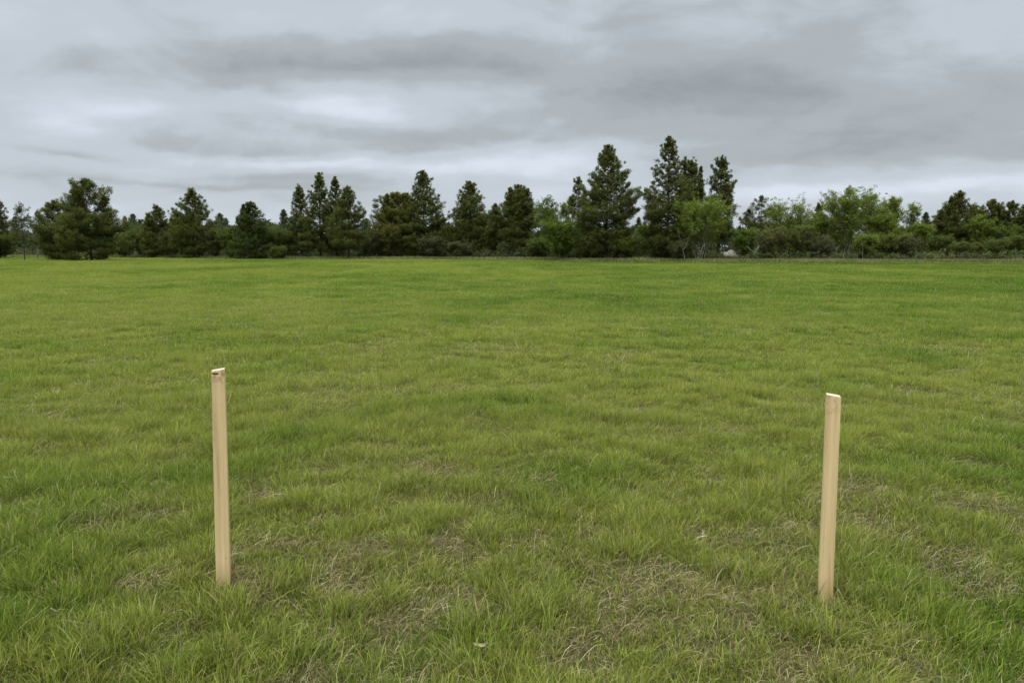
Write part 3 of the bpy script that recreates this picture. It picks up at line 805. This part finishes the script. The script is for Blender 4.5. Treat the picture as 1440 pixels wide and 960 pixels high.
# -- distant conifer tips seen in gaps
proto = [conifer_meshes(12, 2.1, .1, p_, .9, 700 + q, BG, .5) for q, p_ in enumerate(('spire', 'cone', 'column'))]
DT = [(20, 305, 170, 'distant pine tip behind the left edge trees, left of the slim trunked tree'),
      (175, 304, 185, 'small distant pine tip just right of the big rounded pine'),
      (187, 302, 180, 'pointed distant pine tip in the gap right of the big rounded pine'),
      (196, 309, 200, 'lowest distant pine tip in the gap right of the big rounded pine'),
      (240, 306, 180, 'distant pine tip left of the evenly cone shaped pine'),
      (309, 301, 180, 'pointed distant pine tip right of the evenly cone shaped pine'),
      (318, 307, 185, 'lower distant pine tip just left of the squat dense pine'),
      (334, 304, 175, 'distant pine tip touching the squat dense pine'),
      (377, 311, 190, 'distant pine tip just right of the squat dense pine'),
      (399, 295, 165, 'taller distant pine in the gap left of the tight row of pines'),
      (409, 306, 180, 'distant pine tip touching the tight row of pines'),
      (515, 308, 190, 'distant pine tip right of the tight row of pines'),
      (624, 306, 185, 'distant pine tip between the ragged and the cone shaped pine'),
      (631, 312, 190, 'low distant pine tip left of the cone shaped pine'),
      (688, 304, 185, 'distant pine tip left of the blunt pine'),
      (898, 306, 180, 'distant pine tip right of the broadest tall pine'),
      (907, 311, 185, 'low distant pine tip left of the tallest tree'),
      (1040, 318, 185, 'distant pine tip left of the flat topped open pine'),
      (1302, 299, 160, 'small distant pine left of the broad dense dark pine'),
      (1166, 311, 180, 'distant pine tip left of the tallest leafy tree')]
for q, (px, top, Y, lb) in enumerate(DT):
    pr = proto[q % 3]; H = z_at(top, Y); X = x_at(px, Y, H)
    o = bpy.data.objects.new('pine_tree', None); COL.objects.link(o)
    o.location = (X, Y, 0); sc_ = H / 12; o.scale = (sc_, sc_, sc_); o.rotation_euler = (0, 0, q * 1.7)
    tag(o, lb, 'pine tree', 'distant pines behind the tree line')
    link('trunk', pr[0], o); link('crown', pr[1], o)

# -- far wood: a mass nobody could count, and the undergrowth under the belt
def mass(name, n, fy, fz, rad, size, cols, seed, mat, K=14):
    rg = np.random.default_rng(seed)
    px = rg.random(n) * 2100 - 330
    Y = fy(px, rg)
    X = (px - 720) / F * Y
    top = fz(px, Y, rg)
    Z = top * rg.random(n) ** .7
    C = np.stack([X, Y, Z], 1)
    ci = rg.integers(0, len(cols), n)
    blk = fbm(X, Y, 6.0, 2, seed)[:, None]
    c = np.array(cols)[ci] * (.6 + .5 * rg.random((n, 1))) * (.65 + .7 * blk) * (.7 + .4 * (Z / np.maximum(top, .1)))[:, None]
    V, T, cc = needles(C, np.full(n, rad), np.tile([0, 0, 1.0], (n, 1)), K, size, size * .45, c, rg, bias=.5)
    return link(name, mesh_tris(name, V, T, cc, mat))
fw = mass('woodland', 26000, lambda p, r: 150 + 70 * r.random(len(p)),
          lambda p, Y, r: 1.5 + Y * (350 - (323 + 5 * np.sin(p / 23.) + 4 * np.sin(p / 9.1 + 1) + 5 * np.sin(p / 61.))) / F + r.random(len(p)) * .5,
          .8, .55, [(.075, .095, .042), (.090, .105, .036), (.070, .090, .046)], 11, M_NEEDLE)
tag(fw, 'distant dark woodland closing the view behind the tree line', 'woodland', kind='stuff')
def ug_top(p, Y, r):
    return np.interp(p, [0, 300, 500, 760, 1000, 1200, 1440], [1.6, 1.9, 1.6, 1.6, 1.0, 1.1, 1.3]) * (.35 + .65 * r.random(len(p))) * np.where((p > 1014) & (p < 1052), .42, 1)
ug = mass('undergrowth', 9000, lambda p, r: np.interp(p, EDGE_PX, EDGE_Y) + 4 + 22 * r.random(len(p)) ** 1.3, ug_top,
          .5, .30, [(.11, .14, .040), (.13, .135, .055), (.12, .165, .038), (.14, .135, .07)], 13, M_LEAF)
tag(ug, 'tangled low undergrowth filling the foot of the tree line', 'undergrowth', kind='stuff')

# rough verge grass along the field edge
rgv = np.random.default_rng(77)
n = 60000
px = rgv.random(n) * 2000 - 280
Y = np.interp(px, EDGE_PX, EDGE_Y) + rgv.random(n) ** 1.3 * 9 - 1.0
X = (px - 720) / F * Y
H = .28 + .35 * rgv.random(n) * (.4 + fbm(X, Y, 3, 2, 3))
c = np.where(rgv.random((n, 1)) < .55, np.array([.16, .19, .055]), np.array([.22, .19, .10])) * (.6 + .6 * rgv.random((n, 1)))
c = c * (.6 + .8 * fbm(X, Y, 4, 2, 8))[:, None]
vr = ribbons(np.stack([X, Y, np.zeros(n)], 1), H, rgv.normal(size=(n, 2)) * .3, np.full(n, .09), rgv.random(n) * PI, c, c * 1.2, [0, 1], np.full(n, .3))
tag(link('verge_grass', mesh_tris('verge_grass', vr[0], vr[1], vr[2], M_STRAW)), 'rough taller grass strip along the far edge of the field', 'grass', kind='stuff')

# -- bare pale stems and dead wood
def stems(name, px, Y, lines, label, cat, col=(.36, .32, .26), r=.06):
    X0 = x_at(px, Y); tb = Tubes()
    rg = np.random.default_rng(int(px))
    for ln in lines:
        P = [((x_ - px) / F * Y, .15 * math.sin(q * 1.7 + x_), z_at(y_, Y)) for q, (x_, y_) in enumerate(ln)]
        P = np.array(P)
        t = np.linspace(0, 1, len(P)); tt = np.linspace(0, 1, len(P) * 3)
        Q = np.stack([np.interp(tt, t, P[:, c_]) for c_ in range(3)], 1) + rg.normal(size=(len(tt), 3)) * .03
        tb.add(Q, r * (1 - .7 * tt), np.array(col) * (.85 + .3 * rg.random()), 6)
    o = link(name, tb.mesh(name, M_BARK), None, (X0, Y, 0))
    return tag(o, label, cat)
stems('dead_branch', 1058, 87, [[(1050, 347), (1055, 351), (1062, 356), (1066, 358)], [(1060, 355), (1065, 348), (1064, 341)], [(1064, 350), (1068, 345)]],
      'forked pale dead branch lying against the twiggy shrub by the dirt bank', 'dead branch', (.20, .175, .13), .06)
stems('bare_sapling', 963, 88, [[(963, 366), (961, 352), (957, 340), (953, 328)], [(961, 352), (967, 340), (968, 330)]], 'crooked pale sapling at the left foot of the wide light green tree', 'sapling', (.12, .105, .075), .05)
stems('bare_sapling', 984, 87, [[(980, 367), (984, 355), (990, 343), (988, 332)], [(984, 355), (978, 345)]], 'crooked pale sapling under the right side of the wide light green tree', 'sapling', (.12, .105, .075), .05)
stems('bare_sapling', 1174, 89, [[(1178, 366), (1175, 352), (1168, 338)], [(1175, 352), (1180, 343)]], 'left leaning pale sapling, first of the row under the tallest leafy tree', 'sapling', (.14, .12, .085), .055)
stems('bare_sapling', 1187, 88, [[(1186, 367), (1187, 353), (1190, 342)]], 'upright pale sapling in the middle of the row under the tallest leafy tree', 'sapling', (.14, .12, .085), .055)
stems('bare_sapling', 1209, 88, [[(1208, 367), (1206, 357), (1209, 350)], [(1211, 367), (1213, 353), (1211, 342)]], 'forked pale sapling at the right end of the row of pale stems', 'sapling', (.14, .12, .085), .05)

# pale dirt bank
bm = bmesh.new()
rgb_ = np.random.default_rng(5)
Yb = 105.0
cx_, hwm = x_at(1034, Yb), 20 / F * Yb
nu, nv = 24, 10
vs = []
for a_ in range(nu + 1):
    row = []
    for b_ in range(nv + 1):
        u = a_ / nu * 2 - 1; v = b_ / nv * 2 - 1
        hgt = z_at(350.8, Yb) * max(0, (1 - u ** 6)) * max(0, 1 - v * v) ** .7 * (.80 + .12 * math.sin(a_ * .9) + .14 * rgb_.random())
        row.append(bm.verts.new((u * hwm * 1.15, v * 1.6, hgt - .02)))
    vs.append(row)
for a_ in range(nu):
    for b_ in range(nv):
        bm.faces.new((vs[a_][b_], vs[a_ + 1][b_], vs[a_ + 1][b_ + 1], vs[a_][b_ + 1])).smooth = True
me = bpy.data.meshes.new('dirt_bank'); bm.to_mesh(me); bm.free()
m, nt, N, L = newmat('pale_gravelly_dirt')
nz = N.new('ShaderNodeTexNoise'); nz.inputs['Scale'].default_value = 3; nz.inputs['Detail'].default_value = 6
cr = N.new('ShaderNodeValToRGB'); cr.color_ramp.elements[0].position = .3; cr.color_ramp.elements[0].color = (.12, .10, .07, 1); cr.color_ramp.elements[1].position = .6; cr.color_ramp.elements[1].color = (.27, .24, .19, 1)
p = N.new('ShaderNodeBsdfPrincipled'); p.inputs['Roughness'].default_value = .95; o_ = N.new('ShaderNodeOutputMaterial')
tc = N.new('ShaderNodeTexCoord'); L.new(tc.outputs['Object'], nz.inputs['Vector'])
L.new(nz.outputs['Fac'], cr.inputs[0]); L.new(cr.outputs[0], p.inputs['Base Color']); L.new(p.outputs[0], o_.inputs[0])
me.materials.append(m)
tag(link('dirt_bank', me, None, (cx_, Yb, 0)), 'low pale bank of bare dirt showing between the shrubs right of the tallest pines', 'dirt bank')

# ------------------------------------------------------------------ sky
w = bpy.data.worlds.new('World'); S.world = w; w.use_nodes = True
nt = w.node_tree; N = nt.nodes; L = nt.links; N.clear()
SUN_EL, SUN_AZ = R(58), R(205)
def mth(op, a, b=None, c=None):
    n = N.new('ShaderNodeMath'); n.operation = op
    for k_, v in enumerate((a, b, c)):
        if v is None: continue
        if isinstance(v, (int, float)): n.inputs[k_].default_value = v
        else: L.new(v, n.inputs[k_])
    return n.outputs[0]
sky = N.new('ShaderNodeTexSky'); sky.sky_type = 'NISHITA'; sky.sun_disc = False
sky.sun_elevation = SUN_EL; sky.sun_rotation = SUN_AZ
tc = N.new('ShaderNodeTexCoord')
sp = N.new('ShaderNodeSeparateXYZ'); L.new(tc.outputs['Generated'], sp.inputs[0])
x_, y_, z_ = sp.outputs
az = mth('ARCTAN2', x_, y_)
el = mth('ARCSINE', z_)
# cloud deck coordinates: direction hits a layer overhead, so clouds flatten towards the horizon
zz = mth('ADD', mth('MAXIMUM', z_, 0.0), .24)
cb_ = N.new('ShaderNodeCombineXYZ'); L.new(mth('DIVIDE', x_, zz), cb_.inputs[0]); L.new(mth('DIVIDE', y_, zz), cb_.inputs[1])
def noise(vec, scale, detail, rough=.5, dist=0.0, loc=(0, 0, 0), sc=(1, 1, 1)):
    mp = N.new('ShaderNodeMapping'); mp.inputs['Location'].default_value = loc; mp.inputs['Scale'].default_value = sc
    L.new(vec, mp.inputs[0])
    n = N.new('ShaderNodeTexNoise'); n.inputs['Scale'].default_value = scale; n.inputs['Detail'].default_value = detail
    n.inputs['Roughness'].default_value = rough; n.inputs['Distortion'].default_value = dist
    L.new(mp.outputs[0], n.inputs['Vector'])
    return n.outputs['Fac'], n.outputs['Color']
nA, _ = noise(cb_.outputs[0], .75, 4, .5, .3, (3.1, 1.7, 0), (.8, 1, 1))
nB, _ = noise(cb_.outputs[0], 2.8, 5, .5, .2, (7.3, 4.7, 2), (.6, 1, 1))
ae = N.new('ShaderNodeCombineXYZ'); L.new(az, ae.inputs[0]); L.new(el, ae.inputs[1])
_, wc = noise(ae.outputs[0], 5.0, 4, .55, 0, (1, 2, 3), (1, 2.6, 1))
ws = N.new('ShaderNodeVectorMath'); ws.operation = 'SUBTRACT'; L.new(wc, ws.inputs[0]); ws.inputs[1].default_value = (.5, .5, .5)
wm = N.new('ShaderNodeVectorMath'); wm.operation = 'MULTIPLY'; L.new(ws.outputs[0], wm.inputs[0]); wm.inputs[1].default_value = (.24, .055, 0)
wv = N.new('ShaderNodeVectorMath'); wv.operation = 'ADD'; L.new(ae.outputs[0], wv.inputs[0]); L.new(wm.outputs[0], wv.inputs[1])
def dirpx(px, py):
    a = (px - 720) / F; b = (480 - py) / F
    d = np.array([a, cs + b * sn, b * cs - sn]); d /= np.linalg.norm(d)
    return math.atan2(d[0], d[1]), math.asin(d[2])
BL = [(190, 100, 190, 42, -.75), (620, 92, 170, 42, -.95), (400, 95, 130, 30, -.5), (1010, 125, 210, 55, -.75), (1150, 45, 130, 40, -.5), (290, 205, 160, 13, -.55), (600, 190, 170, 14, -.35),
      (60, 222, 110, 8, -.4), (1280, 175, 260, 28, -.6), (1060, 222, 190, 16, -.55), (370, 245, 120, 8, -.4), (850, 20, 60, 30, -.35), (880, 165, 140, 26, -.4), (260, 260, 200, 6, -.3), (1400, 130, 120, 30, -.3),
      (60, 45, 140, 45, .5), (255, 95, 45, 30, .45), (470, 155, 80, 18, .75), (120, 155, 140, 14, .5), (80, 290, 200, 18, .25), (440, 225, 130, 9, .6), (620, 235, 160, 16, .6), (760, 215, 140, 18, .55),
      (1100, 268, 220, 12, .6), (1350, 250, 170, 12, .6), (800, 70, 70, 40, .45), (1390, 60, 90, 50, .3), (640, 30, 150, 20, .5), (60, 178, 90, 14, .45), (420, 30, 150, 30, .25), (560, 160, 70, 12, .4),
      (1300, 20, 100, 25, .3), (980, 50, 80, 25, .2), (200, 235, 120, 6, .35), (250, 300, 300, 20, .3), (560, 225, 200, 14, .35), (1200, 285, 300, 22, .35), (770, 270, 160, 22, .3), (900, 255, 150, 12, .3)]
acc = None
for (px, py, rx, ry, am) in BL:
    a_, e_ = dirpx(px, py)
    s1 = N.new('ShaderNodeVectorMath'); s1.operation = 'SUBTRACT'; L.new(wv.outputs[0], s1.inputs[0]); s1.inputs[1].default_value = (a_, e_, 0)
    s2 = N.new('ShaderNodeVectorMath'); s2.operation = 'MULTIPLY'; L.new(s1.outputs[0], s2.inputs[0]); s2.inputs[1].default_value = (F / rx, F / ry, 0)
    if am < 0:      # dark cloud: flat, sharper base and a soft top
        hi = N.new('ShaderNodeVectorMath'); hi.operation = 'MAXIMUM'; L.new(s2.outputs[0], hi.inputs[0]); hi.inputs[1].default_value = (0, 0, 0)
        lo = N.new('ShaderNodeVectorMath'); lo.operation = 'MINIMUM'; L.new(s2.outputs[0], lo.inputs[0]); lo.inputs[1].default_value = (0, 0, 0)
        s2 = N.new('ShaderNodeVectorMath'); s2.operation = 'MULTIPLY_ADD'; L.new(lo.outputs[0], s2.inputs[0]); s2.inputs[1].default_value = (1, 1.9, 1); L.new(hi.outputs[0], s2.inputs[2])
    s3 = N.new('ShaderNodeVectorMath'); s3.operation = 'DOT_PRODUCT'; L.new(s2.outputs[0], s3.inputs[0]); L.new(s2.outputs[0], s3.inputs[1])
    g = mth('EXPONENT', mth('MULTIPLY', s3.outputs['Value'], -.8))
    acc = mth('MULTIPLY', g, am) if acc is None else mth('MULTIPLY_ADD', g, am, acc)
tA = mth('MULTIPLY', mth('SUBTRACT', nA, .5), .9)
tB = mth('MULTIPLY', mth('SUBTRACT', nB, .5), 1.25)
nC, _ = noise(ae.outputs[0], 9, 6, .58, .5, (5, 1, 0), (.75, 1.5, 1))
tC = mth('MULTIPLY', mth('SUBTRACT', nC, .5), 1.15)
t = mth('ADD', mth('ADD', mth('ADD', tA, tB), tC), mth('MULTIPLY', acc, .80))
t = mth('MULTIPLY_ADD', t, .5, .55)
cr = N.new('ShaderNodeValToRGB'); cr.color_ramp.interpolation = 'EASE'
e = cr.color_ramp.elements
e[0].position = 0.05; e[0].color = (.310, .342, .362, 1)
e[1].position = 1.0; e[1].color = (.715, .78, .87, 1)
q = e.new(.35); q.color = (.425, .468, .500, 1)
q = e.new(.62); q.color = (.555, .612, .668, 1)
L.new(t, cr.inputs[0])
# overcast sky is brightest overhead (about three times the horizon)
zg = N.new('ShaderNodeMapRange'); zg.interpolation_type = 'SMOOTHSTEP'
zg.inputs['From Min'].default_value = .36; zg.inputs['From Max'].default_value = .85; zg.inputs['To Min'].default_value = 1.0; zg.inputs['To Max'].default_value = 5.2
L.new(z_, zg.inputs[0])
br = N.new('ShaderNodeVectorMath'); br.operation = 'SCALE'; L.new(cr.outputs[0], br.inputs[0]); L.new(mth('MULTIPLY', zg.outputs[0], 10.0), br.inputs['Scale'])
mx = N.new('ShaderNodeMixRGB'); mx.inputs[0].default_value = .97
L.new(sky.outputs[0], mx.inputs[1]); L.new(br.outputs[0], mx.inputs[2])
bg = N.new('ShaderNodeBackground'); bg.inputs['Strength'].default_value = .1
L.new(mx.outputs[0], bg.inputs['Color'])
wo = N.new('ShaderNodeOutputWorld'); L.new(bg.outputs[0], wo.inputs[0])

sd = bpy.data.lights.new('sun', 'SUN'); sd.energy = 1.4; sd.angle = R(50); sd.color = (1, .965, .91)
so = bpy.data.objects.new('sun', sd); COL.objects.link(so)
# sky sun_rotation r: direction (sin r, cos r) seen from above
from mathutils import Vector
dv = Vector((math.sin(SUN_AZ) * math.cos(SUN_EL), math.cos(SUN_AZ) * math.cos(SUN_EL), math.sin(SUN_EL)))
so.rotation_euler = dv.to_track_quat('Z', 'Y').to_euler(); so.location = dv * 50

# ------------------------------------------------------------------ camera and output
cd = bpy.data.cameras.new('camera'); cd.sensor_width = 36; cd.lens = F / 1440 * 36; cd.clip_start = .05; cd.clip_end = 12000
co = bpy.data.objects.new('camera', cd); COL.objects.link(co)
co.location = (0, 0, CH); co.rotation_euler = (PI / 2 - PITCH, 0, 0)
S.camera = co
S.render.engine = 'CYCLES'
S.cycles.use_denoising = True; S.cycles.denoiser = 'OPENIMAGEDENOISE'; S.cycles.denoising_prefilter = 'ACCURATE'
S.cycles.max_bounces = 6; S.cycles.diffuse_bounces = 4; S.cycles.glossy_bounces = 2; S.cycles.transmission_bounces = 4; S.cycles.transparent_max_bounces = 4
S.view_settings.view_transform = 'Standard'; S.view_settings.look = 'None'; S.view_settings.exposure = 0; S.view_settings.gamma = 1
